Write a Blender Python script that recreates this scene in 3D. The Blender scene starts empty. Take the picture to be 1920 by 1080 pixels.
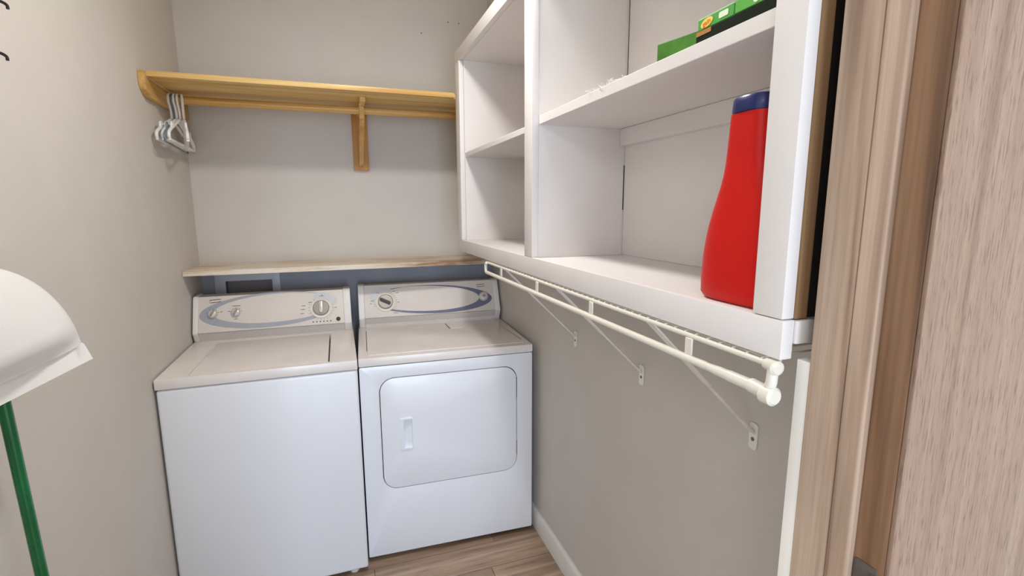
import bpy, bmesh, math, random
import numpy as np
from mathutils import Vector, Matrix

random.seed(7)
SC = bpy.context.scene
COL = SC.collection
R = math.radians

# ---------------------------------------------------------------- camera
F_PX, PITCH, YAW, ROLL = 918.85, .162, .3373, -.0039
CAM = Vector((.6397, -2.7053, 1.507))
fw = Vector((math.sin(YAW) * math.cos(PITCH), math.cos(YAW) * math.cos(PITCH), -math.sin(PITCH)))
rt = Vector((math.cos(YAW), -math.sin(YAW), 0))
up = rt.cross(fw)
rt2 = rt * math.cos(ROLL) + up * math.sin(ROLL)
up2 = up * math.cos(ROLL) - rt * math.sin(ROLL)
cd = bpy.data.cameras.new('camera')
cam = bpy.data.objects.new('camera', cd)
COL.objects.link(cam)
cd.sensor_fit = 'HORIZONTAL'
cd.sensor_width = 36
cd.lens = 36 * F_PX / 1920
cd.clip_start = .02
m = Matrix((rt2, up2, -fw)).transposed().to_4x4()
m.translation = CAM
cam.matrix_world = m
SC.camera = cam

# ---------------------------------------------------------------- light
world = bpy.data.worlds.new('world')
SC.world = world
world.use_nodes = True
world.node_tree.nodes['Background'].inputs['Color'].default_value = (.96, 1, 1, 1)
world.node_tree.nodes['Background'].inputs['Strength'].default_value = 1.36

def area(name, loc, target, size, power, color, shape='DISK', size_y=None):
    l = bpy.data.lights.new(name, 'AREA')
    l.shape = shape
    l.size = size
    if size_y:
        l.size_y = size_y
    l.energy = power
    l.color = color
    o = bpy.data.objects.new(name, l)
    COL.objects.link(o)
    o.location = loc
    o.rotation_euler = (Vector(target) - Vector(loc)).to_track_quat('-Z', 'Y').to_euler()
    return o

def bulb(name, loc, radius, power, color):
    l = bpy.data.lights.new(name, 'POINT')
    l.shadow_soft_size = radius
    l.energy = power
    l.color = color
    o = bpy.data.objects.new(name, l)
    COL.objects.link(o)
    o.location = loc
    return o

bulb('ceiling_bulb', (.89, -1.43, 2.45), .07, 6.6, (1, .98, .95))
area('ceiling_lamp', (.89, -1.43, 2.445), (.89, -1.43, 0), .16, 10.3, (1, .98, .95))
area('hall_daylight_fill', (.62, -6.2, .95), (.62, 0, .75), 1.3, 74, (.58, .76, 1), 'RECTANGLE', 1.7)  # unseen cool daylight fill, placed far behind the camera to brighten the machine fronts
area('hall_ceiling_light', (-.2, -3.9, 2.38), (.9, -.6, .9), .35, 7, (.95, .96, 1))

SC.view_settings.view_transform = 'Standard'
SC.view_settings.look = 'None'
SC.view_settings.gamma = 1
SC.view_settings.use_curve_mapping = False
SC.view_settings.exposure = 0.03

# ---------------------------------------------------------------- materials
def lin(c):
    o = []
    for v in c[:3]:
        v /= 255
        o.append(v / 12.92 if v <= .04045 else ((v + .055) / 1.055) ** 2.4)
    return (*o, 1)

def new_mat(name):
    mt = bpy.data.materials.new(name)
    mt.use_nodes = True
    nt = mt.node_tree
    return mt, nt, nt.nodes['Principled BSDF']

def N(nt, t, **kw):
    n = nt.nodes.new(t)
    for k, v in kw.items():
        if k in n.inputs.keys():
            n.inputs[k].default_value = v
        else:
            setattr(n, k, v)
    return n

def coords(nt, scale=(1, 1, 1), rot=(0, 0, 0)):
    tc = nt.nodes.new('ShaderNodeTexCoord')
    mp = nt.nodes.new('ShaderNodeMapping')
    mp.inputs['Scale'].default_value = scale
    mp.inputs['Rotation'].default_value = rot
    nt.links.new(tc.outputs['Object'], mp.inputs['Vector'])
    return mp.outputs['Vector']

def ramp(nt, fac, stops):
    r = nt.nodes.new('ShaderNodeValToRGB')
    el = r.color_ramp.elements
    while len(el) < len(stops):
        el.new(.5)
    for e, (p, c) in zip(el, stops):
        e.position = p
        e.color = c
    nt.links.new(fac, r.inputs['Fac'])
    return r.outputs['Color']

def mixc(nt, fac, a, b, mode='MIX'):
    mx = nt.nodes.new('ShaderNodeMix')
    mx.data_type = 'RGBA'
    mx.blend_type = mode
    for s, v in ((0, fac), (6, a), (7, b)):
        if hasattr(v, 'is_output'):
            nt.links.new(v, mx.inputs[s])
        else:
            mx.inputs[s].default_value = v
    return mx.outputs[2]

def bump(nt, b, h, strength, dist=.002):
    n = N(nt, 'ShaderNodeBump', Strength=strength, Distance=dist)
    nt.links.new(h, n.inputs['Height'])
    nt.links.new(n.outputs['Normal'], b.inputs['Normal'])

def paint(name, c, rough=.6, bs=0, bscale=300, var=.03, vscale=3, spec=.5, metal=0, coat=0):
    mt, nt, b = new_mat(name)
    b.inputs['Roughness'].default_value = rough
    b.inputs['Specular IOR Level'].default_value = spec
    b.inputs['Metallic'].default_value = metal
    b.inputs['Coat Weight'].default_value = coat
    v = coords(nt)
    n1 = N(nt, 'ShaderNodeTexNoise', Scale=vscale, Detail=4.0)
    nt.links.new(v, n1.inputs['Vector'])
    l = lin(c)
    d = tuple(x * (1 - var * 2) for x in l[:3]) + (1,)
    h = tuple(min(1, x * (1 + var)) for x in l[:3]) + (1,)
    nt.links.new(ramp(nt, n1.outputs['Fac'], [(.3, d), (.7, h)]), b.inputs['Base Color'])
    if bs:
        n2 = N(nt, 'ShaderNodeTexNoise', Scale=bscale, Detail=3.0)
        nt.links.new(v, n2.inputs['Vector'])
        bump(nt, b, n2.outputs['Fac'], bs)
    return mt

def wood(name, base, dark, light, axis='z', scale=1, rough=.5, pores=0, pore_c=(70, 50, 40), pore_scale=1, bs=.15):
    """grain runs along the axis; broad bands, fine streaks and optional pore dashes"""
    mt, nt, b = new_mat(name)
    b.inputs['Roughness'].default_value = rough
    i = 'xyz'.index(axis)
    def sc(across, along):
        s = [across * scale] * 3
        s[i] = along * scale
        return tuple(s)
    n1 = N(nt, 'ShaderNodeTexNoise', Scale=1.0, Detail=5.0, Distortion=.6)
    nt.links.new(coords(nt, sc(38, 1.6)), n1.inputs['Vector'])
    n2 = N(nt, 'ShaderNodeTexNoise', Scale=1.0, Detail=6.0, Roughness=.65)
    nt.links.new(coords(nt, sc(240, 5)), n2.inputs['Vector'])
    c = ramp(nt, n1.outputs['Fac'], [(.28, lin(dark)), (.5, lin(base)), (.74, lin(light))])
    g = ramp(nt, n2.outputs['Fac'], [(.3, (.72, .70, .68, 1)), (.62, (1.06, 1.05, 1.04, 1))])
    c = mixc(nt, .75, c, g, 'MULTIPLY')
    if pores:
        n3 = N(nt, 'ShaderNodeTexNoise', Scale=1.0, Detail=3.0, Roughness=.6, Distortion=.25)
        nt.links.new(coords(nt, sc(420 * pore_scale, 34 * pore_scale)), n3.inputs['Vector'])
        f = ramp(nt, n3.outputs['Fac'], [(.52, (0, 0, 0, 1)), (.66, (1, 1, 1, 1))])
        fm = N(nt, 'ShaderNodeMath', operation='MULTIPLY')
        nt.links.new(f, fm.inputs[0])
        fm.inputs[1].default_value = pores
        c = mixc(nt, fm.outputs[0], c, lin(pore_c))
    nt.links.new(c, b.inputs['Base Color'])
    bump(nt, b, n2.outputs['Fac'], bs, .001)
    return mt

M = {}
M['wall'] = paint('wall_paint', (212, 206, 199), .75, .22, 260, .012, 6)
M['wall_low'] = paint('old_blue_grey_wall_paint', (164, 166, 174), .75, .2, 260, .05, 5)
M['ceiling'] = paint('ceiling_paint', (232, 228, 220), .85, .3, 200)
M['cab'] = paint('white_cabinet_paint', (227, 221, 218), .5, .10, 120, .012, 8)
M['trim'] = paint('white_trim_paint', (236, 232, 226), .45, .05, 150)
M['gap'] = wood('painted_gap_shade', (20, 9, 7), (12, 6, 5), (30, 16, 11), 'z', 1, .8)  # near-black colour that paints in the deep shade of the cabinet end gap
M['rawply'] = wood('raw_brown_ply', (142, 108, 74), (120, 88, 58), (160, 126, 90), 'z', 1, .7)
M['enamel'] = paint('white_enamel', (240, 243, 250), .28, .04, 350, .008, 2, .5, 0, .15)
M['enamel_top'] = paint('worn_white_enamel', (240, 234, 231), .3, .04, 350, .03, 7, .5, 0, .15)
M['trimgrey'] = paint('light_grey_plastic', (236, 231, 227), .4)
M['console'] = paint('silver_console', (222, 213, 205), .42, .03, 500, .02, 5, .5, 0)
M['band'] = paint('dark_silver_band', (214, 208, 204), .35, 0, 1, .03, 5, .5, 0)
M['swoosh'] = paint('blue_grey_print', (166, 169, 180), .4)
M['swoosh_dark'] = paint('slate_blue_print', (112, 114, 138), .4)
M['swoosh_light'] = paint('pale_print', (208, 208, 211), .4)
M['ring'] = paint('cream_ring', (240, 235, 222), .35)
M['knob'] = paint('grey_knob', (158, 151, 144), .35, 0, 1, .03, 20, .5, .25)
M['knob_l'] = paint('light_knob', (212, 206, 200), .25, 0, 1, .03, 20, .5, .1)
M['ink'] = paint('dark_print', (62, 58, 58), .5)
M['black'] = paint('black_plastic', (28, 26, 26), .5)
M['darkgrey'] = paint('dark_grey_rubber', (52, 50, 52), .6)
M['wire'] = paint('white_vinyl_wire', (228, 222, 210), .35)
M['bracket'] = paint('grey_white_steel', (246, 241, 235), .4, 0, 1, .04, 30)
M['steel'] = paint('screw_steel', (130, 128, 126), .35, 0, 1, .1, 60, .5, .8)
M['strike'] = paint('dull_pewter', (108, 100, 94), .45, .1, 300, .06, 40, .5, .5)
M['pine_x'] = wood('pine_shelf', (226, 188, 114), (198, 150, 76), (240, 210, 148), 'x', .8, .45)
M['pine_y'] = wood('pine_bracket', (214, 170, 98), (190, 142, 72), (228, 190, 124), 'y', .8, .45)
M['pine_z'] = wood('pine_plate', (194, 132, 50), (166, 104, 32), (210, 152, 70), 'z', .8, .45)
M['rodwood'] = wood('pine_rod', (214, 168, 96), (190, 140, 66), (230, 190, 124), 'x', .8, .4)
M['jamb'] = wood('washed_oak_jamb', (170, 144, 124), (110, 84, 66), (196, 174, 156), 'z', .8, .5)
M['rebate'] = wood('oak_jamb_rebate', (126, 92, 66), (84, 58, 40), (152, 118, 90), 'z', 1, .55)
M['casing'] = wood('coarse_oak_casing', (144, 117, 100), (126, 101, 85), (156, 131, 115), 'z', .7, .6, .62, (92, 68, 56), 1.25, .3)
M['plank'] = wood('vinyl_plank', (176, 150, 128), (128, 104, 86), (198, 174, 152), 'x', .55, .4, .35, (96, 74, 60), .25)
M['plank2'] = wood('vinyl_plank_dark', (158, 132, 110), (112, 90, 73), (182, 158, 136), 'x', .55, .4, .35, (88, 68, 54), .25)
M['green_handle'] = paint('green_metal_handle', (8, 112, 62), .25, .02, 100, .12, 12, .5, .1, .2)
M['pan'] = paint('white_pan_plastic', (238, 236, 235), .32, .02, 60, .01, 8)
M['bristle'] = paint('grey_bristles', (86, 88, 84), .8)
M['red'] = paint('red_bottle_plastic', (204, 14, 4), .42, .03, 260, .05, 6, .3)
M['blue_cap'] = paint('navy_cap_plastic', (24, 34, 92), .3)
M['hang_w'] = paint('white_hanger_plastic', (244, 242, 240), .35)
M['hang_b'] = paint('teal_hanger_plastic', (104, 134, 150), .4)
M['boxgreen'] = paint('green_card', (70, 158, 62), .4)
M['boxgreen2'] = paint('bright_green_card', (82, 170, 54), .4)
M['boxdark'] = paint('leaf_green_card', (62, 122, 22), .4, 0, 1, .15, 30)
M['boxblack'] = paint('dark_green_card', (12, 24, 8), .8, 0, 1, .03, 3, .15)
M['boxtop'] = paint('pale_card', (206, 222, 190), .5)
M['yellow'] = paint('yellow_print', (240, 206, 96), .4)
M['orange'] = paint('orange_red_print', (222, 110, 40), .4)
M['ochre'] = paint('ochre_print', (168, 112, 40), .5)
M['whiteprint'] = paint('white_print', (226, 238, 214), .4)
M['outlet'] = paint('outlet_box_plastic', (206, 206, 212), .4)
M['recess'] = paint('outlet_recess', (150, 142, 142), .6)
M['lint'] = paint('white_lint', (238, 230, 232), .9)

# lower shelf: whitewashed board whose paint has worn through to brown wood in streaks
mt, nt, b = new_mat('worn_whitewashed_board')
b.inputs['Roughness'].default_value = .6
n1 = N(nt, 'ShaderNodeTexNoise', Scale=1.0, Detail=8.0, Roughness=.7)
nt.links.new(coords(nt, (3.5, 46, 46)), n1.inputs['Vector'])
n2 = N(nt, 'ShaderNodeTexNoise', Scale=1.0, Detail=4.0)
nt.links.new(coords(nt, (1.6, 5, 5)), n2.inputs['Vector'])
mu = N(nt, 'ShaderNodeMath', operation='MULTIPLY')
nt.links.new(n1.outputs['Fac'], mu.inputs[0]); nt.links.new(n2.outputs['Fac'], mu.inputs[1])
nt.links.new(ramp(nt, mu.outputs[0], [(.22, lin((232, 221, 206))), (.30, lin((212, 192, 166))), (.39, lin((150, 116, 82)))]), b.inputs['Base Color'])
bump(nt, b, n1.outputs['Fac'], .2, .001)
M['board'] = mt

# ---------------------------------------------------------------- object helpers
def setp(o, label=None, cat=None, group=None, kind=None):
    for k, v in (('label', label), ('category', cat), ('group', group), ('kind', kind)):
        if v:
            o[k] = v
    return o

BASE = {}          # thing / part -> world offset subtracted from mesh coordinates

def thing(name, loc, label, cat, group=None, rz=0):
    o = bpy.data.objects.new(name, None)
    COL.objects.link(o)
    o.empty_display_size = .05
    o.location = loc
    o.rotation_euler = (0, 0, rz)
    BASE[o.name] = Vector(loc) if rz == 0 else Vector((0, 0, 0))
    return setp(o, label, cat, group)

def obj(name, bm, mat, parent=None, label=None, kind=None, smooth=True, angle=38):
    """one mesh object; geometry is given in world metres (in local metres under a rotated thing)"""
    me = bpy.data.meshes.new(name)
    bmesh.ops.recalc_face_normals(bm, faces=bm.faces)
    if smooth:
        lim = R(angle)
        for f in bm.faces:
            f.smooth = True
        for e in bm.edges:
            if len(e.link_faces) == 2:
                e.smooth = e.calc_face_angle(0) < lim
    bm.to_mesh(me)
    bm.free()
    me.materials.append(M[mat] if isinstance(mat, str) else mat)
    o = bpy.data.objects.new(name, me)
    COL.objects.link(o)
    if parent:
        off = BASE[parent.name]
        me.transform(Matrix.Translation(-off))
        o.parent = parent
        BASE[o.name] = off
    else:
        BASE[o.name] = Vector((0, 0, 0))
    if label:
        o['label'] = label
    if kind:
        o['kind'] = kind
    return o

def bevel(bm, w, seg=2):
    if w:
        bmesh.ops.bevel(bm, geom=list(bm.edges), offset=w, segments=seg, profile=.6, affect='EDGES', clamp_overlap=True)
    return bm

def box(x0, x1, y0, y1, z0, z1, bv=0, seg=2, bm=None):
    b2 = bmesh.new()
    v = [b2.verts.new((x, y, z)) for x in (x0, x1) for y in (y0, y1) for z in (z0, z1)]
    for f in ((0, 1, 3, 2), (4, 6, 7, 5), (0, 4, 5, 1), (2, 3, 7, 6), (0, 2, 6, 4), (1, 5, 7, 3)):
        b2.faces.new([v[i] for i in f])
    bmesh.ops.recalc_face_normals(b2, faces=b2.faces)
    bevel(b2, bv, seg)
    return join(bm, b2)

def join(bm, b2):
    if bm is None:
        return b2
    me = bpy.data.meshes.new('tmp')
    b2.to_mesh(me)
    b2.free()
    bm.from_mesh(me)
    bpy.data.meshes.remove(me)
    return bm

def prism(pts, frame, h0, h1, holes=(), bv=0, bm=None):
    """outline (with holes) in the plane of frame=(origin, ex, ey), extruded from h0 to h1 along ex x ey"""
    o, ex, ey = (Vector(a) for a in frame)
    nz = ex.cross(ey).normalized()
    b2 = bmesh.new()
    loops = []
    for ring in (pts, *holes):
        vs = [b2.verts.new(o + ex * p[0] + ey * p[1] + nz * h1) for p in ring]
        es = [b2.edges.new((vs[i], vs[(i + 1) % len(vs)])) for i in range(len(vs))]
        loops.append((vs, es))
    if holes:
        bmesh.ops.triangle_fill(b2, use_beauty=True, use_dissolve=False, edges=list(b2.edges))
    else:
        b2.faces.new(loops[0][0])
    top = list(b2.faces)
    if h0 != h1:
        low = {}
        for vs, es in loops:
            for v in vs:
                low[v] = b2.verts.new(v.co + nz * (h0 - h1))
        for f in top:
            b2.faces.new([low[v] for v in reversed(f.verts)])
        for vs, es in loops:
            for i in range(len(vs)):
                a, c = vs[i], vs[(i + 1) % len(vs)]
                b2.faces.new((a, low[a], low[c], c))
    bmesh.ops.recalc_face_normals(b2, faces=b2.faces)
    if bv:
        es = [e for e in b2.edges if len(e.link_faces) == 2 and e.calc_face_angle(0) > .6]
        bmesh.ops.bevel(b2, geom=es, offset=bv, segments=2, profile=.6, affect='EDGES', clamp_overlap=True)
    return join(bm, b2)

def rrect(x0, x1, y0, y1, r, n=6):
    pts = []
    for cx, cy, a0 in ((x1 - r, y1 - r, 0), (x0 + r, y1 - r, 90), (x0 + r, y0 + r, 180), (x1 - r, y0 + r, 270)):
        for k in range(n + 1):
            a = R(a0 + 90 * k / n)
            pts.append((cx + r * math.cos(a), cy + r * math.sin(a)))
    return pts

def ell(cx, cy, rx, ry, n=48, a0=0, a1=360, rot=0):
    out = []
    full = abs(a1 - a0) >= 360
    for k in range(n if full else n + 1):
        a = R(a0 + (a1 - a0) * k / n)
        x, y = rx * math.cos(a), ry * math.sin(a)
        c, s = math.cos(R(rot)), math.sin(R(rot))
        out.append((cx + x * c - y * s, cy + x * s + y * c))
    return out

def smooth_path(pts, n=8):
    P = [Vector(p) for p in pts]
    out = []
    for i in range(len(P) - 1):
        p0, p1, p2, p3 = P[max(i - 1, 0)], P[i], P[i + 1], P[min(i + 2, len(P) - 1)]
        for k in range(n):
            t = k / n
            out.append(.5 * ((2 * p1) + (p2 - p0) * t + (2 * p0 - 5 * p1 + 4 * p2 - p3) * t * t + (3 * p1 - p0 - 3 * p2 + p3) * t ** 3))
    out.append(P[-1])
    return out

def tube(path, r, n=10, bm=None, caps=True):
    P = [Vector(p) for p in path]
    rs = r if isinstance(r, (list, tuple)) else [r] * len(P)
    b2 = bmesh.new()
    rings = []
    up0 = None
    for i, p in enumerate(P):
        d = ((P[min(i + 1, len(P) - 1)] - P[max(i - 1, 0)])).normalized()
        if up0 is None:
            up0 = Vector((0, 0, 1)) if abs(d.z) < .9 else Vector((1, 0, 0))
        a = (up0 - d * up0.dot(d)).normalized()
        up0 = a
        c = d.cross(a)
        rings.append([b2.verts.new(p + (a * math.cos(2 * math.pi * k / n) + c * math.sin(2 * math.pi * k / n)) * rs[i]) for k in range(n)])
    for i in range(len(rings) - 1):
        for k in range(n):
            b2.faces.new((rings[i][k], rings[i][(k + 1) % n], rings[i + 1][(k + 1) % n], rings[i + 1][k]))
    if caps:
        b2.faces.new(list(reversed(rings[0])))
        b2.faces.new(rings[-1])
    bmesh.ops.recalc_face_normals(b2, faces=b2.faces)
    return join(bm, b2)

def bar(p0, p1, w, t, side, bm=None, bv=0):
    """flat bar from p0 to p1, w wide along side, t thick"""
    p0, p1, s = Vector(p0), Vector(p1), Vector(side).normalized()
    d = (p1 - p0).normalized()
    s = (s - d * s.dot(d)).normalized()
    q = d.cross(s)
    b2 = bmesh.new()
    v = [b2.verts.new(p + s * a * w / 2 + q * c * t / 2) for p in (p0, p1) for a, c in ((-1, -1), (1, -1), (1, 1), (-1, 1))]
    for f in ((0, 1, 2, 3), (7, 6, 5, 4), (0, 4, 5, 1), (1, 5, 6, 2), (2, 6, 7, 3), (3, 7, 4, 0)):
        b2.faces.new([v[i] for i in f])
    bmesh.ops.recalc_face_normals(b2, faces=b2.faces)
    bevel(b2, bv, 1)
    return join(bm, b2)

def lathe(prof, frame, n=28, bm=None):
    """profile (radius, height) turned about the frame's normal"""
    o, ex, ey = (Vector(a) for a in frame)
    nz = ex.cross(ey).normalized()
    b2 = bmesh.new()
    rings = []
    for r, h in prof:
        if r < 1e-6:
            rings.append([b2.verts.new(o + nz * h)])
        else:
            rings.append([b2.verts.new(o + nz * h + (ex * math.cos(2 * math.pi * k / n) + ey * math.sin(2 * math.pi * k / n)) * r) for k in range(n)])
    for a, c in zip(rings, rings[1:]):
        for k in range(n):
            f = [a[k % len(a)], a[(k + 1) % len(a)], c[(k + 1) % len(c)], c[k % len(c)]]
            f2 = []
            for v in f:
                if v not in f2:
                    f2.append(v)
            if len(f2) > 2:
                b2.faces.new(f2)
    for rg in (rings[0], rings[-1]):
        if len(rg) > 2:
            b2.faces.new(rg)
    bmesh.ops.recalc_face_normals(b2, faces=b2.faces)
    return join(bm, b2)

def text_bm(body, size, frame, h, extrude=.0002):
    cu = bpy.data.curves.new('tmptext', 'FONT')
    cu.body = body
    cu.size = size
    cu.align_x = 'CENTER'
    cu.align_y = 'CENTER'
    cu.extrude = extrude
    cu.resolution_u = 3
    o = bpy.data.objects.new('tmptext', cu)
    COL.objects.link(o)
    dg = bpy.context.evaluated_depsgraph_get()
    me = bpy.data.meshes.new_from_object(o.evaluated_get(dg))
    bm = bmesh.new()
    bm.from_mesh(me)
    bpy.data.objects.remove(o)
    bpy.data.curves.remove(cu)
    bpy.data.meshes.remove(me)
    og, ex, ey = (Vector(a) for a in frame)
    nz = ex.cross(ey).normalized()
    for v in bm.verts:
        c = v.co.copy()
        v.co = og + ex * c.x + ey * c.y + nz * (c.z + h)
    return bm

# ---------------------------------------------------------------- room shell
W, XJ, CEIL = 1.455, 1.1865, 2.70
YF0, YF1 = -2.384, -2.285        # near wall with the doorway
obj('floor', box(-.1, 2.2, -4.2, .1, -.08, -.006), 'plank', kind='structure')
FLOOR = bpy.data.objects['floor']
pw = .152
rows = int(2.3 / pw) + 1
for r in range(rows):
    y1 = -.002 - r * pw
    cuts = sorted({0.0, W, .35 + (r * .47) % 1.0})
    for i, (a, c) in enumerate(zip(cuts, cuts[1:])):
        if c - a < .05:
            continue
        obj('plank', box(a + .0008, c - .0008, y1 - pw + .0012, y1 - .0004, -.006, 0, .0009, 1), 'plank' if (r * 2 + i) % 3 else 'plank2', FLOOR)
wl = obj('wall_left', box(-.1, 0, -2.285, 0, 0, CEIL), 'wall', kind='structure')
wb = obj('wall_back', box(-.1, W + .1, 0, .1, 1.235, CEIL), 'wall', kind='structure')
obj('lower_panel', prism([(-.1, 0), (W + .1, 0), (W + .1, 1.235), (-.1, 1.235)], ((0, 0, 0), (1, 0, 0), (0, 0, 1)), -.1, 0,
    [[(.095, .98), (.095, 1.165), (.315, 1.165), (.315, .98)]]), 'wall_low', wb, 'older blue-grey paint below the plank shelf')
obj('wall_right', box(W, W + .1, -2.285, 0, 0, CEIL), 'wall', kind='structure')
obj('ceiling', box(-.1, W + .1, -2.4, .1, CEIL, CEIL + .1), 'ceiling', kind='structure')
wf = box(-.1, .30, YF0, YF1, 0, CEIL)
box(XJ + .021, W + .1, YF0, YF1, 0, CEIL, bm=wf)
box(.30, XJ + .02, YF0, YF1, 2.06, CEIL, bm=wf)
obj('wall_front', wf, 'wall', kind='structure')
nh = [(1.2398, 2.465), (1.2967, 2.466), (1.0987, 2.398)]
for x, z in nh:
    obj('nail_hole', lathe([(.0032, 0), (.0032, .0008), (0, .001)], ((x, 0, z), (1, 0, 0), (0, 0, 1)), 8), 'darkgrey', wb)
prof = [(0, 0), (.015, 0), (.015, .080), (.011, .090), (.005, .095), (0, .095)]
obj('baseboard_right', prism([(-a, z) for a, z in prof], ((W, -.45, 0), (1, 0, 0), (0, 0, 1)), 0, 1.81, bv=0), 'trim', kind='structure')
obj('trim_1', box(1.1760, 1.26, -2.285, -2.262, 0, 1.318, .002), 'trim', kind='structure')

# door frame on the right of the opening (the door itself stands out of sight)
dj = obj('door_1', box(XJ, XJ + .02, YF0, -2.281, 0, 2.06, .002), 'rebate', kind='structure')
obj('jamb_board', box(XJ - .0115, XJ - .0002, -2.3256, -2.281, 0, 2.05, .0008), 'jamb', dj)
obj('door_stop', box(XJ - .0125, XJ - .0002, -2.3525, -2.3260, 0, 2.05, .004, 3), 'jamb', dj)
sp = obj('strike_plate', prism(rrect(-.0135, .0135, -.035, .035, .005), ((XJ, -2.3655, 1.070), (0, -1, 0), (0, 0, 1)), -.001, .0014, bv=.0005), 'strike', dj)
obj('strike_lip', prism([(-.008, -.020), (.008, -.016), (.008, .020), (-.004, .028)], ((XJ - .0016, -2.3785, 1.070), (0, -1, 0), (0, 0, 1)), 0, .003, bv=.0008), 'strike', sp)
obj('screw', lathe([(.005, 0), (.005, .001), (.003, .0022), (0, .0024)], ((XJ - .0045, -2.3770, 1.091), (0, -1, 0), (0, 0, 1)), 12), 'steel', sp)
obj('trim_2', box(XJ + .0015, 1.46, -2.3890, -2.3843, 0, 2.13, .001), 'casing', kind='structure')
obj('door_2', box(.28, .30, YF0 - .002, YF1 + .002, 0, 2.06, .002), 'jamb', kind='structure')

# ---------------------------------------------------------------- washing machine
def console_frame(ox, y0, z0, y1, z1):
    d = Vector((0, y1 - y0, z1 - z0)).normalized()
    return (Vector((ox, y0, z0)), Vector((1, 0, 0)), d)

def hex_side(ya, yb, ybk, z0, zk, zt):
    """console end profile in (y, z): base, kink, top front (rounded), top back, back"""
    pts = [(ya, z0), (yb, zk)]
    top = (yb + .071, zt)
    pts += [(yb + .060, zt - .022), (yb + .066, zt - .010), (yb + .074, zt - .003), (yb + .084, zt)]
    pts += [(ybk, zt), (ybk, z0)]
    return pts

def ring_mark(fr, c, r, n, h, lw=.0035, ll=.002, a0=0, a1=360, bm=None):
    for k in range(n):
        a = R(a0 + (a1 - a0) * k / max(1, n - 1))
        p = (c[0] + r * math.cos(a), c[1] + r * math.sin(a))
        ca, sa = math.cos(a), math.sin(a)
        q = [(p[0] + ca * i - sa * j, p[1] + sa * i + ca * j) for i, j in ((-lw / 2, -ll / 2), (lw / 2, -ll / 2), (lw / 2, ll / 2), (-lw / 2, ll / 2))]
        bm = prism(q, fr, 0, h, bm=bm)
    return bm

def crescent(fr, outer, inner, h0, h1):
    """print between an outer outline and an inner outline (hole)"""
    return prism(outer, fr, h0, h1, [inner])

def big_dial(fr, c, th, key, rot, ring_r=.048, face_r=.036):
    o = fr[0] + fr[1] * c[0] + fr[2] * c[1]
    f2 = (o, fr[1], fr[2])
    d = obj('dial', lathe([(ring_r, 0), (ring_r, .004), (ring_r - .003, .007), (face_r + .003, .008), (face_r + .001, .006), (0, .006)], f2, 40), 'ring', th)
    obj('dial_face', lathe([(face_r, .005), (face_r, .014), (face_r - .003, .017), (0, .017)], f2, 36), 'knob', d)
    cr, sr = math.cos(R(rot)), math.sin(R(rot))
    fr3 = (o, fr[1] * cr + fr[2] * sr, -fr[1] * sr + fr[2] * cr)
    obj('pointer', prism(rrect(-.0075, .0075, -.026, .031, .006, 3), fr3, .016, .026, bv=.002), key, d)

def small_knob(fr, c, th, rot, r=.0185):
    o = fr[0] + fr[1] * c[0] + fr[2] * c[1]
    k = obj('knob', lathe([(r, 0), (r, .010), (r - .003, .016), (r - .006, .018), (0, .018)], (o, fr[1], fr[2]), 28), 'knob_l', th)
    cr, sr = math.cos(R(rot)), math.sin(R(rot))
    fr3 = (o, fr[1] * cr + fr[2] * sr, -fr[1] * sr + fr[2] * cr)
    obj('pointer', prism(rrect(-.003, .003, -.014, .015, .002, 2), fr3, .017, .024, bv=.001), 'knob', k)

def logo_swoosh(fr, cx, cy, s, h):
    """small calligraphic badge: two opposed hooks joined by a slanting stroke"""
    bm = None
    for sg in (1, -1):
        up_ = [(-.9, -.25), (-.75, .10), (-.35, .22), (.2, .26), (.7, .30), (.95, .10)]
        lo_ = [(.95, .10), (.72, .16), (.2, .08), (-.35, .06), (-.62, -.04), (-.9, -.25)]
        pts = [(cx + sg * x * s, cy + sg * (y * s * .55 + .15 * s)) for x, y in up_ + lo_[1:-1]]
        bm = prism(pts, fr, 0, h, bm=bm)
    return bm

wx0, wx1, wy0, wy1 = .008, .677, -.769, -.095
wash = thing('washing_machine', ((wx0 + wx1) / 2, wy0, 0), 'white top-loading washing machine with silver control panel, left of the dryer', 'washer')
obj('cabinet_body', box(wx0, wx1, wy0, wy1, .022, .8835, .010, 3), 'enamel', wash)
obj('toe_base', box(wx0 + .02, wx1 - .02, wy0 + .03, wy1 - .02, .004, .03), 'black', wash)
for fx in (wx0 + .06, wx1 - .055):
    obj('foot', lathe([(.018, 0), (.018, .012), (.010, .014), (.010, .03)], ((fx, wy0 + .035, 0), (1, 0, 0), (0, 1, 0)), 14), 'trimgrey', wash)
lid = (.105, .576, -.748, -.29)
tp = prism([(wx0 - .002, wy0 - .003), (wx1 + .001, wy0 - .003), (wx1 + .001, wy1), (wx0 - .002, wy1)], ((0, 0, 0), (1, 0, 0), (0, 1, 0)), .8865, .924,
           [[(lid[0], lid[2]), (lid[1], lid[2]), (lid[1], lid[3]), (lid[0], lid[3])]], bv=.004)
obj('top_panel', tp, 'enamel_top', wash)
obj('lid', box(lid[0] + .0015, lid[1] - .005, lid[2] + .001, lid[3] - .003, .89, .9245, .003), 'enamel_top', wash)
obj('lid_well', box(lid[0] - .002, lid[1] + .002, lid[2] - .002, lid[3] + .002, .884, .889), 'darkgrey', wash)
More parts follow.
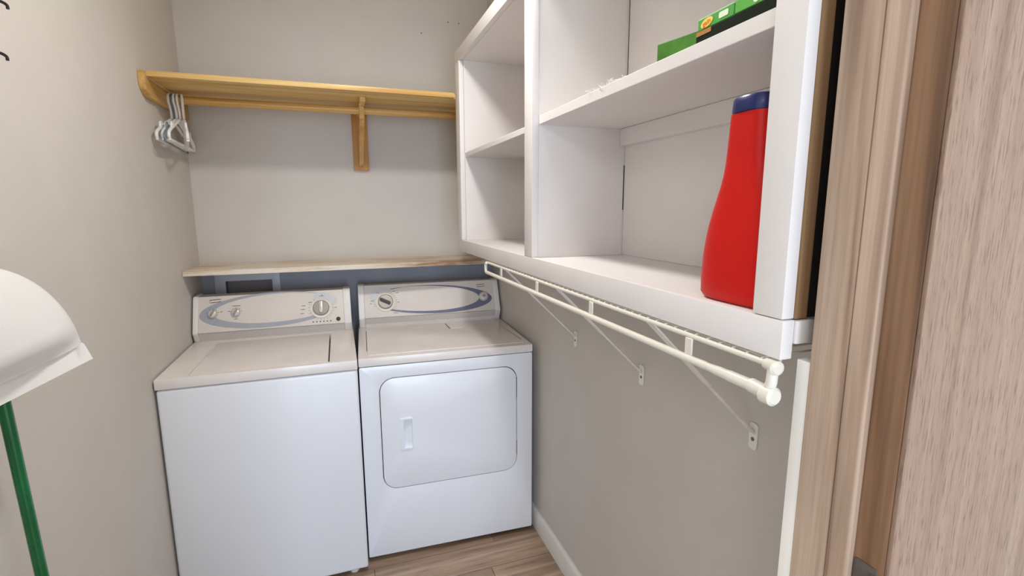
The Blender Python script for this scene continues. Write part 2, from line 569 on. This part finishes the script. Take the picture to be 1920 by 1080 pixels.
# console
WF = console_frame(0, -.275, .966, -.20, 1.117)
ep = hex_side(-.252, -.275, -.12, .924, .966, 1.121)
def yz_prism(pts, x0, x1, bv=0, bm=None):
    return prism([(y, z) for y, z in pts], ((x0, 0, 0), (0, 1, 0), (0, 0, 1)), 0, x1 - x0, bv=bv, bm=bm)
for x0, x1 in ((.008, .030), (.640, .6735)):
    obj('console_end', yz_prism(ep, x0, x1, .004), 'trimgrey', wash)
inn = [(-.240, .924), (-.262, .9655), (-.2745, .9665), (-.2000, 1.1165), (-.13, 1.117), (-.13, .924)]
cons = obj('console', yz_prism(inn, .0302, .6398), 'console', wash)
obj('console_band', prism([(.0302, 0), (.6398, 0), (.6398, .046), (.0302, .046)], ((0, -.2475, .9245), (1, 0, 0), Vector((0, -.022, .040)).normalized()), 0, .0015), 'band', wash)
h = .0006
sw = prism(ell(.324, .0905, .291, .0825, 70, 36, 322, 2.2) + ell(.3500, .0978, .2635, .0685, 70, 36, 322, 2.2)[::-1], WF, .0001, h)
obj('printed_swoosh', sw, 'swoosh', cons, 'blue-grey printed oval')
obj('printed_patch', prism(ell(.56, .127, .056, .030, 36, rot=-18), WF, .0002, .0009), 'swoosh_light', cons)
big_dial(WF, (.539, .080), wash, 'knob_l', 0)
small_knob(WF, (.0866, .085), wash, -28)
small_knob(WF, (.179, .085), wash, -28)
obj('button', lathe([(.0095, 0), (.0095, .004), (.008, .005), (0, .005)], (WF[0] + WF[1] * .6132 + WF[2] * .022, WF[1], WF[2]), 20), 'darkgrey', wash)
mk = ring_mark(WF, (.539, .080), .054, 24, .0008, .005, .0016)
for k in range(6):
    mk = prism(rrect(.5015 + k * .0155 - .003, .5015 + k * .0155 + .003, .0130, .0178, .001, 2), WF, 0, .0008, bm=mk)
for x, y, w_ in ((.462, .098, .016), (.458, .080, .018), (.604, .080, .010), (.544, .141, .024), (.180, .118, .034), (.178, .056, .014), (.455, .060, .014), (.49, .112, .014), (.120, .094, .010), (.15, .094, .008)):
    mk = prism(rrect(x - w_ / 2, x + w_ / 2, y - .0009, y + .0009, .0006, 1), WF, 0, .0012, bm=mk)
mk = prism([(.5425, .142), (.5455, .142), (.5445, .153)], WF, 0, .0012, bm=mk)
for c in ((.0866, .085), (.179, .085)):
    mk = ring_mark(WF, c, .0225, 5, .0008, .004, .002, 20, 160, bm=mk)
obj('dial_markings', mk, 'ink', cons, kind='stuff')
obj('badge', logo_swoosh(WF, .095, .146, .027, .0009), 'ink', cons)

# ---------------------------------------------------------------- dryer (local frame: u right, v back)
dry = thing('clothes_dryer', (.6833, -.7169, 0), 'white front-loading clothes dryer with square door, right of the washer', 'dryer', rz=-.0437)
DU = .737
XF = ((0, 0, 0), (1, 0, 0), (0, 0, 1))          # front plane, normal = -v
door = rrect(.0775, .662, .331, .8175, .058, 8)
opening = rrect(.0740, .6655, .3275, .8210, .0615, 8)
def front(outline, h0, h1, holes=(), bv=0):
    return prism(outline, XF, h0, h1, holes, bv)
fp = front(rrect(.0005, DU - .0005, .026, .8735, .006, 4), -.018, 0, [opening], .002)
obj('front_panel', fp, 'enamel', dry)
obj('cabinet_body', box(.002, DU - .002, .0185, .615, .026, .8735, .004), 'enamel', dry)
obj('toe_base', box(.02, DU - .02, .03, .60, .004, .027), 'black', dry)
for fx in (.05, DU - .05):
    obj('foot', lathe([(.018, 0), (.018, .012), (.010, .014), (.010, .028)], ((fx, .05, 0), (1, 0, 0), (0, 1, 0)), 14), 'darkgrey', dry)
ph = (.168, .201, .505, .632)
dd = obj('door', front(door, -.016, .002, [[(ph[0], ph[2]), (ph[1], ph[2]), (ph[1], ph[3]), (ph[0], ph[3])]], .002), 'enamel', dry)
hd = prism(rrect(.151, .204, .499, .640, .005, 3), XF, .0018, .0055, [[(ph[0], ph[2]), (ph[1], ph[2]), (ph[1], ph[3]), (ph[0], ph[3])]], .001)
obj('door_handle', hd, 'enamel', dd)
wdg = bmesh.new()
vs = [wdg.verts.new(p) for p in ((ph[0], .0150, ph[2]), (ph[1], .004, ph[2]), (ph[1], .004, ph[3]), (ph[0], .0150, ph[3]), (ph[0], .0175, ph[2]), (ph[1], .0175, ph[2]), (ph[1], .0175, ph[3]), (ph[0], .0175, ph[3]))]
for f in ((0, 1, 2, 3), (4, 7, 6, 5), (0, 4, 5, 1), (1, 5, 6, 2), (2, 6, 7, 3), (3, 7, 4, 0)):
    wdg.faces.new([vs[i] for i in f])
obj('finger_pocket', wdg, 'enamel', dd)
obj('door_seam', prism(opening, XF, -.0182, -.0150, [rrect(.085, .655, .338, .810, .05, 8)]), 'darkgrey', dry)
for z0, z1 in ((.672, .765), (.40, .465)):
    obj('hinge', box(.6615, .6655, -.0010, .010, z0, z1, .0006, 1), 'darkgrey', dry)
tpo = [(-.001, -.003), (DU + .001, -.003), (DU + .001, .615), (-.001, .615)]
obj('top_panel', prism(tpo, ((0, 0, 0), (1, 0, 0), (0, 1, 0)), .8765, .9115, bv=.004), 'enamel_top', dry)
rp = [(.037, .035), (.709, .035), (.709, .075), (.695, .364), (.690, .372), (.680, .3755), (.511, .3655), (.505, .360), (.440, .372), (.432, .380), (.428, .505), (.420, .512), (.036, .512), (.036, .44)]
obj('top_deck', prism(rp, ((0, 0, 0), (1, 0, 0), (0, 1, 0)), .911, .9145, bv=.0016), 'enamel_top', dry)
for g_ in ([(.033, .10), (.0355, .10), (.0355, .46), (.033, .46)], [(.711, .09), (.714, .09), (.699, .36), (.696, .36)], [(.434, .39), (.438, .39), (.433, .505), (.429, .505)]):
    obj('deck_groove', prism(g_, ((0, 0, 0), (1, 0, 0), (0, 1, 0)), .911, .9122), 'darkgrey', dry)
obj('lint_door', box(.445, .500, .392, .515, .9105, .9135, .0012), 'enamel_top', dry)
epd = hex_side(.538, .512, .635, .9115, .964, 1.124)
for x0, x1 in ((.004, .033), (.7045, .7345)):
    obj('console_end', yz_prism(epd, x0, x1, .004), 'trimgrey', dry)
ind = [(.548, .9115), (.528, .9635), (.5125, .965), (.5835, 1.1195), (.63, 1.1205), (.63, .9115)]
dcons = obj('console', yz_prism(ind, .0332, .7043), 'console', dry)
bd = Vector((0, -.026, .052)).normalized()
obj('console_band', prism([(.0332, .022), (.7043, .022), (.7043, .0575), (.0332, .0575)], ((0, .5405, .912), (1, 0, 0), bd), 0, .0015), 'band', dry)
obj('console_sill', prism([(.0332, 0), (.7043, 0), (.7043, .0215), (.0332, .0215)], ((0, .5405, .912), (1, 0, 0), bd), 0, .002), 'trimgrey', dry)
DF = (Vector((0, .5125, .965)), Vector((1, 0, 0)), Vector((0, .071, .1545)).normalized())
sw = prism(ell(.374, .0805, .3195, .0765, 70, -140, 140, -2.2) + ell(.3400, .0868, .2840, .0680, 70, -140, 140, -2.2)[::-1], DF, .0001, h)
obj('printed_swoosh', sw, 'swoosh_dark', dcons, 'slate-blue printed oval')
obj('printed_patch', prism(ell(.112, .124, .056, .028, 36, rot=18), DF, .0002, .0009), 'swoosh_light', dcons)
big_dial(DF, (.136, .078), dry, 'ink', 62, .0495, .0365)
o = DF[0] + DF[1] * .648 + DF[2] * .079
kb = obj('start_button', lathe([(.025, 0), (.025, .006), (.021, .010), (.020, .018), (.016, .020), (0, .020)], (o, DF[1], DF[2]), 28), 'knob_l', dry)
obj('button_mark', prism(ell(0, 0, .007, .006, 16), (o, DF[1], DF[2]), .0199, .0206, [ell(0, 0, .0045, .0035, 12)]), 'ink', kb)
mk = ring_mark(DF, (.136, .078), .056, 22, .0008, .005, .0018, -50, 200)
for x, y, w_ in ((.183, .0184, .022), (.196, .124, .016), (.180, .133, .012), (.201, .074, .010), (.072, .088, .018), (.10, .128, .016), (.064, .074, .010)):
    mk = prism(rrect(x - w_ / 2, x + w_ / 2, y - .0009, y + .0009, .0006, 1), DF, 0, .0012, bm=mk)
obj('dial_markings', mk, 'ink', dcons, kind='stuff')
obj('badge', logo_swoosh(DF, .638, .141, .026, .0009), 'ink', dcons)

# ---------------------------------------------------------------- plank shelf above the machines
sb = obj('plank_shelf', box(.001, W - .002, -.293, -.001, 1.223, 1.2456, .0015, 1), 'board')
setp(sb, 'worn whitewashed plank shelf across the back wall above the washer and dryer', 'shelf')
ob = thing('washer_outlet_box', (.2, 0, 1.08), 'pale plastic recessed outlet box in the wall under the whitewashed shelf', 'outlet box')
obj('flange', prism(rrect(.056, .345, .945, 1.195, .004, 3), ((0, 0, 0), (1, 0, 0), (0, 0, 1)), .0003, .007, [[(.102, .985), (.102, 1.158), (.309, 1.158), (.309, .985)]], .0015), 'outlet', ob)
rb = box(.0985, .3115, .055, .060, .983, 1.162)
box(.0985, .102, .0008, .055, .983, 1.162, bm=rb)
box(.309, .3115, .0008, .055, .983, 1.162, bm=rb)
box(.102, .309, .0008, .055, 1.158, 1.162, bm=rb)
box(.102, .309, .0008, .055, .983, .986, bm=rb)
obj('recess', rb, 'recess', ob)

# ---------------------------------------------------------------- upper pine shelf with closet rod
ps = thing('pine_closet_shelf', (.57, 0, 1.98), 'long pine closet shelf with wooden rod and bracket on the back wall', 'shelf')
ZS1, ZS0 = 1.996, 1.977
obj('board', prism([(.022, -.532), (1.1426, -.532), (1.1426, -.500), (W - .002, -.500), (W - .002, -.001), (.022, -.001)], ((0, 0, 0), (1, 0, 0), (0, 1, 0)), ZS0, ZS1, bv=.0012), 'pine_x', ps)
sidep = [(-.545, 1.992), (-.548, 1.955), (-.538, 1.930), (-.505, 1.909), (-.001, 1.909), (-.001, 1.9765), (-.53, 1.9765), (-.53, 1.992)]
obj('side_cleat', yz_prism(sidep, .001, .0215, .001), 'pine_y', ps)
obj('closet_rod', tube([(.0216, -.29, 1.9435), (W - .003, -.29, 1.9435)], .0165, 20), 'rodwood', ps)
obj('back_plate', box(.731, .806, -.020, -.0008, 1.700, 1.9768, .001, 1), 'pine_z', ps)
obj('bracket_arm', box(.755, .778, -.43, -.0205, 1.9578, 1.9768, .001, 1), 'pine_y', ps)
br = [(-.3195, 1.9575), (-.3195, 1.905), (-.300, 1.892), (-.075, 1.728), (-.0205, 1.716), (-.0205, 1.775), (-.24, 1.905), (-.245, 1.9575)]
obj('brace', prism(br, ((.756, 0, 0), (0, 1, 0), (0, 0, 1)), 0, .021, bv=.001), 'pine_y', ps)

# ---------------------------------------------------------------- hangers on the rod
def hanger(loc, rz, mat, wd=.30, r=.0048, rx=0, label='', drop=.085):
    """tubular hanger lying in its own x-z plane, hook over the rod at the origin"""
    t = thing('clothes_hanger', loc, label, 'hanger', 'hangers on the wooden closet rod', rz=rz)
    t.rotation_euler = (rx, 0, rz)
    hr = .0215
    hk = [(-hr * .92, 0, -.010), (-hr, 0, .003)]
    hk += [(hr * math.cos(R(a)), 0, hr * math.sin(R(a))) for a in (150, 120, 90, 60, 30, 0)]
    hk += [(hr * .9, 0, -.014), (.006, 0, -.034), (0, 0, -.050), (0, 0, -.078)]
    obj('hook', tube(smooth_path(hk, 3), r * .8, 8), mat, t)
    h2, zt = wd / 2, -.078
    zb = zt - drop
    pts = [(0, 0, zt), (.025, 0, zt - .006), (h2 * .55, 0, zt - drop * .45), (h2 * .92, 0, zt - drop * .80), (h2, 0, zb), (h2 * .97, 0, zb - .012), (h2 * .88, 0, zb - .016),
           (0, 0, zb - .016), (-h2 * .88, 0, zb - .016), (-h2 * .97, 0, zb - .012), (-h2, 0, zb), (-h2 * .92, 0, zt - drop * .80), (-h2 * .55, 0, zt - drop * .45), (-.025, 0, zt - .006), (0, 0, zt)]
    obj('shoulder_frame', tube(smooth_path(pts, 4), r, 8), mat, t)
    for s in (-1, 1):
        obj('strap_notch', tube(smooth_path([(s * h2 * .62, 0, zt - drop * .52), (s * h2 * .66, 0, zt - drop * .35), (s * h2 * .74, 0, zt - drop * .40), (s * h2 * .75, 0, zt - drop * .62)], 3), r * .7, 6), mat, t)
    return t
RODY, RODZ = -.29, 1.9435 + .0005
hs = [(.0255, 269, 'hang_w', .40, 'white plastic hanger on the rod closest to the left wall'),
      (.0345, 275, 'hang_b', .47, 'thin teal blue plastic hanger, wider, second from the left wall'),
      (.0430, 270, 'hang_w', .41, 'white plastic hanger third from the left wall on the rod'),
      (.0545, 272.5, 'hang_w', .42, 'white plastic hanger fourth from the left wall on the rod'),
      (.068, 285, 'hang_w', .38, 'white plastic hanger on the rod, furthest from the left wall and turned most')]
for x, rz, mat, wd, lab in hs:
    hanger((x, RODY, RODZ), R(rz), mat, wd, r=.0032 if mat == 'hang_b' else .0058, label=lab, drop=.095 if mat == 'hang_b' else .085)

# ---------------------------------------------------------------- white wall cabinet (open shelves)
XC, YA, YB = 1.153, -.505, -2.257
ZB0, ZB1, ZT0, ZT1 = 1.3165, 1.367, 2.120, 2.166
SF = .0195                                   # face-frame thickness
cabt = thing('open_wall_cabinet', ((XC + W) / 2, -1.38, ZB0), 'white painted open-fronted shelving cabinet hung along the right wall', 'cabinet')
G = .0004
obj('bottom_rail', box(XC, XC + SF, YB, YA, ZB0, ZB1, .0015), 'cab', cabt)
obj('top_rail', box(XC, XC + SF, YB, YA, ZT0, ZT1, .0015), 'cab', cabt)
obj('stile', box(XC, XC + SF, -.575, YA, ZB1 + G, ZT0 - G, .0015), 'cab', cabt)
obj('stile', box(XC, XC + SF, -1.412, -1.353, ZB1 + G, ZT0 - G, .0015), 'cab', cabt)
obj('stile', box(XC, XC + SF, YB + .002, -2.2085, ZB1 + .0012, ZT0 - G, .0015), 'cab', cabt)
x0 = XC + SF + G
obj('bottom_panel', box(x0, W - .001, YB + .012, YA - G, ZB1 - .022, ZB1 - .0015), 'cab', cabt)
obj('top_board', box(x0, W - .001, YB + .012, YA - G, ZT0, ZT0 + .019), 'cab', cabt)
obj('end_panel', box(x0, W - .001, -.580, YA - .002, ZB1 - .001, ZT0 - G), 'cab', cabt)
obj('divider', box(x0, W - .001, -1.4105, -1.3915, ZB1 - .001, ZT0 - G), 'cab', cabt)
obj('end_panel', box(x0, W - .001, -2.2455, -2.2275, ZB1 - .001, ZT0 - G), 'cab', cabt)
obj('raw_end_strip', box(x0, 1.1925, -2.2562, -2.2460, ZB1 + .001, ZT0), 'rawply', cabt, 'unpainted brown plywood edge')
obj('gap_shade_strip', box(1.193, W - .05, -2.2540, -2.2460, ZB1 + .001, ZT0), 'gap', cabt)  # added strip, its colour stands in for the shaded gap beside the jamb
obj('back_panel', box(W - .0075, W - .001, -1.391, -.5805, ZB1 - .001, ZT0 - G), 'cab', cabt)
obj('back_panel', box(W - .0075, W - .001, -2.227, -1.4128, ZB1 - .001, 1.735), 'cab', cabt)
obj('back_panel', box(W - .0075, W - .001, -2.227, -1.4150, 1.7355, ZT0 - G), 'cab', cabt)
obj('corner_gap', box(W - .0072, W - .0012, -1.4149, -1.4106, 1.756, ZT0 - G), 'darkgrey', cabt, 'dark open joint in the corner')
obj('corner_gap', box(W - .0100, W - .0076, -1.4122, -1.4106, 1.50, 1.63), 'darkgrey', cabt, 'dark open joint in the corner')
xs = XC + .0205
obj('shelf', box(xs, W - .008, -1.3905, -.5808, 1.7245, 1.7425, .001, 1), 'cab', cabt)
obj('shelf', box(xs, W - .008, -2.227, -1.4115, 1.7320, 1.7550, .001, 1), 'cab', cabt)
obj('shelf_cleat', box(W - .027, W - .008, -2.2265, -1.4115, 1.684, 1.7315, .001, 1), 'cab', cabt)
obj('end_block', box(x0 + .001, x0 + .030, YB - .003, YB + .0118, 1.336, 1.366, .0015), 'cab', cabt)

# ---------------------------------------------------------------- wire shelf with hang rod under the cabinet
ws = thing('wire_closet_shelf', (1.3, -1.62, 1.31), 'white vinyl-coated wire shelf with hanging rod, braced under the white cabinet', 'shelf')
ZW = 1.3135
WX = 1.149
Y0, Y1 = -2.240, -.972
obj('front_wire', tube([(WX + .005, Y0, ZW - .0065), (WX + .005, Y1, ZW - .0065)], .0042, 10), 'wire', ws)
for xx in (WX + .025, 1.30, W - .006):
    obj('long_wire', tube([(xx, Y0, ZW - .005), (xx, Y1, ZW - .005)], .003, 8), 'wire', ws)
cw = None
y = Y0 + .012
while y < Y1:
    cw = tube([(WX + .003, y, ZW - .0035), (WX + .010, y, ZW - .0010), (W - .003, y, ZW - .0010)], .0016, 6, bm=cw)
    y += .0254
obj('cross_wires', cw, 'wire', ws, kind='stuff')
ZR = 1.2715
obj('hang_rod', tube(smooth_path([(WX, -2.135, ZR), (WX, Y1 + .004, ZR)], 1), .0062, 12), 'wire', ws)
obj('rod_sleeve', tube([(WX, -2.232, ZR), (WX, -2.180, ZR), (WX, -2.1795, ZR), (WX, -2.160, ZR), (WX, -2.140, ZR), (WX, -2.125, ZR)], [.0082, .0082, .0074, .0074, .0060, .0066], 12), 'wire', ws)
for yy in (-1.143, -1.462, -1.7735, -2.093):
    obj('rod_hanger', bar((WX, yy, ZR + .004), (WX, yy, ZW - .009), .016, .0035, (0, 1, 0), bv=.0008), 'wire', ws)
obj('end_loop', tube(smooth_path([(WX, Y1 + .004, ZR), (WX, Y1 + .012, ZR + .005), (WX, Y1 + .012, ZW - .012), (WX, Y1, ZW - .0065)], 4), .0055, 10), 'wire', ws)
EY = -2.2475
ec = tube(smooth_path([(WX, EY + .028, ZR + .0005), (WX, EY + .012, ZR - .001), (WX, EY - .008, ZR - .002)], 3), .0098, 14)
tube([(WX, EY + .006, ZR - .003), (WX, EY - .009, ZR - .003), (WX, EY - .012, ZR - .003)], [.0125, .0125, .009], 16, bm=ec)
tube([(WX + .004, EY + .010, ZW - .0065), (WX + .002, EY - .004, ZW - .007), (WX, EY - .010, ZW - .0075), (WX, EY - .013, ZW - .0075)], [.0072, .0085, .0100, .007], 14, bm=ec)
tube(smooth_path([(WX, EY + .002, ZR + .002), (WX, EY - .003, ZR + .012), (WX, EY - .004, ZR + .022), (WX + .001, EY - .004, ZW - .010)], 3), .0070, 12, bm=ec)
obj('end_cap', ec, 'wire', ws)
for i, yb in enumerate((-1.1035, -1.5315, -1.9465)):
    b0, b1 = (W - .0045, yb, 1.030), (1.172, yb, 1.3015)
    bm_ = Vector(b0).lerp(Vector(b1), .50)
    bb = bar(b0, bm_, .012, .004, (0, 1, 0), bv=.0008)
    bar(Vector(b0).lerp(Vector(b1), .46), b1, .024, .0035, (0, 1, 0), bm=bb, bv=.0008)
    bz = obj('brace', bb, 'bracket', ws)
    ft = prism(rrect(-.0110, .0110, -.030, .030, .008, 4), ((W - .0008, yb, 1.022), (0, -1, 0), (0, 0, 1)), 0, .0028, bv=.0007)
    f_ = obj('foot_plate', ft, 'bracket', bz)
    obj('screw', lathe([(.0045, 0), (.0045, .001), (.003, .002), (0, .0022)], ((W - .0036, yb, 1.016), (0, -1, 0), (0, 0, 1)), 10), 'steel', bz)

# ---------------------------------------------------------------- red bottle
bt = thing('detergent_bottle', (1.21, -2.14, ZB1 - .0015), 'tall red plastic bottle with navy blue cap on the bottom of the white cabinet', 'bottle')
def oval_loft(rows, cx, cy, n=40, p=3.2):
    bm = bmesh.new()
    rings = []
    for z, ry, rx in rows:
        ring = []
        for k in range(n):
            a = 2 * math.pi * k / n
            c, s = math.cos(a), math.sin(a)
            ring.append(bm.verts.new((cx + rx * math.copysign(abs(c) ** (2 / p), c), cy + ry * math.copysign(abs(s) ** (2 / p), s), z)))
        rings.append(ring)
    for a, c in zip(rings, rings[1:]):
        for k in range(n):
            bm.faces.new((a[k], a[(k + 1) % n], c[(k + 1) % n], c[k]))
    bm.faces.new(list(reversed(rings[0])))
    bm.faces.new(rings[-1])
    return bm
z0 = ZB1 - .0013
rows = [(z0, .066, .029), (z0 + .003, .073, .034), (z0 + .010, .0780, .0370), (1.40, .0785, .0375), (1.437, .0755, .0375), (1.460, .0715, .0370), (1.480, .0670, .0362), (1.500, .0605, .0352), (1.518, .0540, .0343),
        (1.536, .0470, .0336), (1.553, .0418, .0330), (1.570, .0388, .0325), (1.584, .0375, .0322), (1.610, .0360, .0315), (1.6375, .0345, .0310)]
obj('body', oval_loft(rows, 1.21, -2.14), 'red', bt, angle=60)
cp = [(1.638, .0345, .0325), (1.640, .0355, .0335), (1.657, .0345, .0325), (1.660, .032, .030)]
obj('cap', oval_loft(cp, 1.21, -2.14, p=2.4), 'blue_cap', bt)

# ---------------------------------------------------------------- green cartons on the upper shelf
def carton(name, x0, y0, L, D, z0, H, rz, mat, label, topmat=None, tilt=0):
    t = thing('carton', (x0, y0, z0), label, 'box', 'dryer sheet cartons on the upper shelf', rz=rz)
    BASE[t.name] = Vector((0, 0, 0))
    obj('sleeve', box(0, D, -L, 0, 0.0004, H, .0012, 1), mat, t)
    if topmat:
        obj('lid_panel', box(.001, D - .001, -L + .001, -.001, H, H + .0012), topmat, t)
    return t
SZ = 1.7552
carton('carton', 1.262, -1.815, .135, .06, SZ, .0725, R(14), 'boxdark', 'dark leaf-green carton lying alone at the left of the green cartons')
b0 = carton('carton', 1.222, -1.980, .225, .10, SZ, .0385, 0, 'boxblack', 'dark green carton lying under two bright green ones')
b1 = carton('carton', 1.224, -1.981, .080, .07, SZ + .0392, .0185, 0, 'boxgreen', 'green carton with yellow oval logo on the dark carton', 'boxtop')
fr = ((-.0002, -.022, .0092), (0, -1, 0), (0, 0, 1))
obj('oval_logo', prism(ell(0, 0, .0140, .0068, 24, rot=10), fr, 0, .0006), 'yellow', b1)
obj('lettering', text_bm('gain', .0115, ((-.0002, -.022, .0092), Vector((0, -.978, .2)), Vector((0, .2, .978))), .0009), 'orange', b1)
obj('white_print', prism(rrect(-.011, .009, -.005, .004, .002, 2), ((-.0002, -.060, .0105), (0, -1, 0), (0, 0, 1)), 0, .0005), 'whiteprint', b1)
obj('orange_strip', box(-.0007, -.0001, -.036, -.002, .0310, .0380), 'ochre', b0)
b2 = carton('carton', 1.224, -2.0625, .135, .07, SZ + .0392, .0195, 0, 'boxgreen2', 'plain bright green carton nearest the right upright, on the dark carton')
obj('white_print', prism(ell(0, 0, .006, .0068, 14), ((-.0002, -.042, .010), (0, -1, 0), (0, 0, 1)), 0, .0005, [ell(0, 0, .003, .0045, 12)]), 'whiteprint', b2)

# lint tuft along the shelf edge
lb = None
for k in range(260):
    yy = -1.68 - random.random() * .16
    p = Vector((1.18 + random.random() * .03, yy, 1.7552))
    q = p + Vector((random.uniform(-.012, .012), random.uniform(-.02, .02), random.uniform(.002, .013) * (1 - abs(yy + 1.76) / .1)))
    r_ = q + Vector((random.uniform(-.01, .01), random.uniform(-.012, .012), random.uniform(-.004, .004)))
    q.z = max(q.z, 1.7556); r_.z = max(r_.z, 1.7556)
    lb = tube([p, q, r_], .0005, 3, bm=lb)
setp(obj('lint', lb, 'lint'), 'fuzzy white lint along the edge of the cabinet shelf', 'lint', kind='stuff')

# ---------------------------------------------------------------- broom and dustpan by the left wall
hb, ht = Vector((.076, -1.5945, .09)), Vector((.062, -1.646, 1.47))
bro = thing('broom', (.076, -1.5945, 0), 'broom with glossy green metal handle leaning on the left wall', 'broom')
obj('handle', tube([hb, ht], .0098, 18), 'green_handle', bro)
obj('handle_tip', lathe([(.0098, 0), (.0108, .002), (.0105, .03), (.006, .036), (0, .037)], (ht, (1, 0, 0), (0, 1, 0)), 16), 'black', bro)
obj('broom_head', prism([(-.13, .0), (.13, 0), (.11, .05), (.03, .085), (-.03, .085), (-.11, .05)], ((.057, -1.594, .075), (0, 1, 0), (0, 0, 1)), 0, .036, bv=.004), 'green_handle', bro)
bs = None
for i in range(26):
    for j in range(3):
        yy = -1.594 - .12 + .24 * i / 25
        bs = tube([(.063 + j * .012, yy, .078), (.062 + j * .013 + random.uniform(-.006, .006), yy + (yy + 1.594) * .15, .002)], .0022, 4, bm=bs)
obj('bristles', bs, 'bristle', bro, kind='stuff')

dp = thing('dustpan', (.09, -1.6758, 1.189), 'white plastic dustpan clipped upright on the green broom handle', 'dustpan')
H0 = Vector((.09, -1.6758, 1.189))
eu = Vector((.42637763, .88808383, .17178248))
ew = Vector((-.07434942, -.15485924, .9851349))
en = eu.cross(ew).normalized()
if en.dot(CAM - H0) < 0:
    en = -en
def pan_mesh():
    bm = bmesh.new()
    hw, ht_, rows_, n = .1495, .231, 22, 36
    grid = []
    # (w along height, bulge) : lip band, crease, dome
    ws_ = [0, .004, .030, .034, .037, .042, .050, .060]
    ws_ += [.060 + (ht_ - .060) * (1 - (1 - k / 16) ** 1.6) for k in range(1, 17)]
    for w in ws_:
        if w <= .034:
            half = .1525
        else:
            t = max(0.0, (w - .035) / (ht_ - .035))
            half = hw * max(0.0, (1 - t ** 2.05)) ** .5
        row = []
        for k in range(n + 1):
            s = -1 + 2 * k / n
            s = math.sin(s * math.pi / 2) if w > .034 else s
            edge = (1 - abs(s) ** 2.4)
            if w <= .031:
                nn_ = .011 - .008 * (w / .030)
            else:
                t = (w - .031) / (ht_ - .031)
                prof_ = (1 - t ** 2.2)
                dip = max(0, 1 - abs(w - .042) / .022)
                nn_ = edge ** .7 * (.050 * prof_ * min(1, .35 + (w - .031) / .07)) - .010 * dip * edge
            row.append(bm.verts.new(H0 + eu * (half * s) + ew * w + en * nn_))
        grid.append(row)
    for a, c in zip(grid, grid[1:]):
        for k in range(n):
            vs_ = [a[k], a[k + 1], c[k + 1], c[k]]
            try:
                bm.faces.new(vs_)
            except ValueError:
                pass
    bmesh.ops.remove_doubles(bm, verts=bm.verts, dist=.0004)
    bmesh.ops.recalc_face_normals(bm, faces=bm.faces)
    f0 = max(bm.faces, key=lambda f: f.calc_area())
    if f0.normal.dot(en) < 0:
        bmesh.ops.reverse_faces(bm, faces=bm.faces)
    bmesh.ops.solidify(bm, geom=list(bm.faces), thickness=.0022)
    return bm
obj('pan', pan_mesh(), 'pan', dp, angle=50)
hc = hb.lerp(ht, (1.30 - .09) / 1.38)
clip = lathe([(.0102, -.018), (.0145, -.018), (.0145, .018), (.0102, .018)], (hc, (1, 0, 0), (0, 1, 0)), 18)
tube([hc + en * .013, hc + en * .050], .008, 10, bm=clip)
obj('clip', clip, 'pan', dp)

# ---------------------------------------------------------------- small dark hooks high on the left wall
for y, z, lab in ((-1.331, 1.930, 'small black hook on left wall, upper one at the left edge'), (-1.361, 1.822, 'small black hook on left wall, lower one at the left edge')):
    hk = tube(smooth_path([(.0008, y, z), (.010, y, z), (.020, y, z - .006), (.021, y, z - .014)], 4), .003, 8)
    lathe([(.008, 0), (.008, .002), (0, .003)], ((.0008, y, z), (0, 1, 0), (0, 0, 1)), 14, bm=hk)
    setp(obj('wall_hook', hk, 'black'), lab, 'hook', 'black hooks on the left wall')
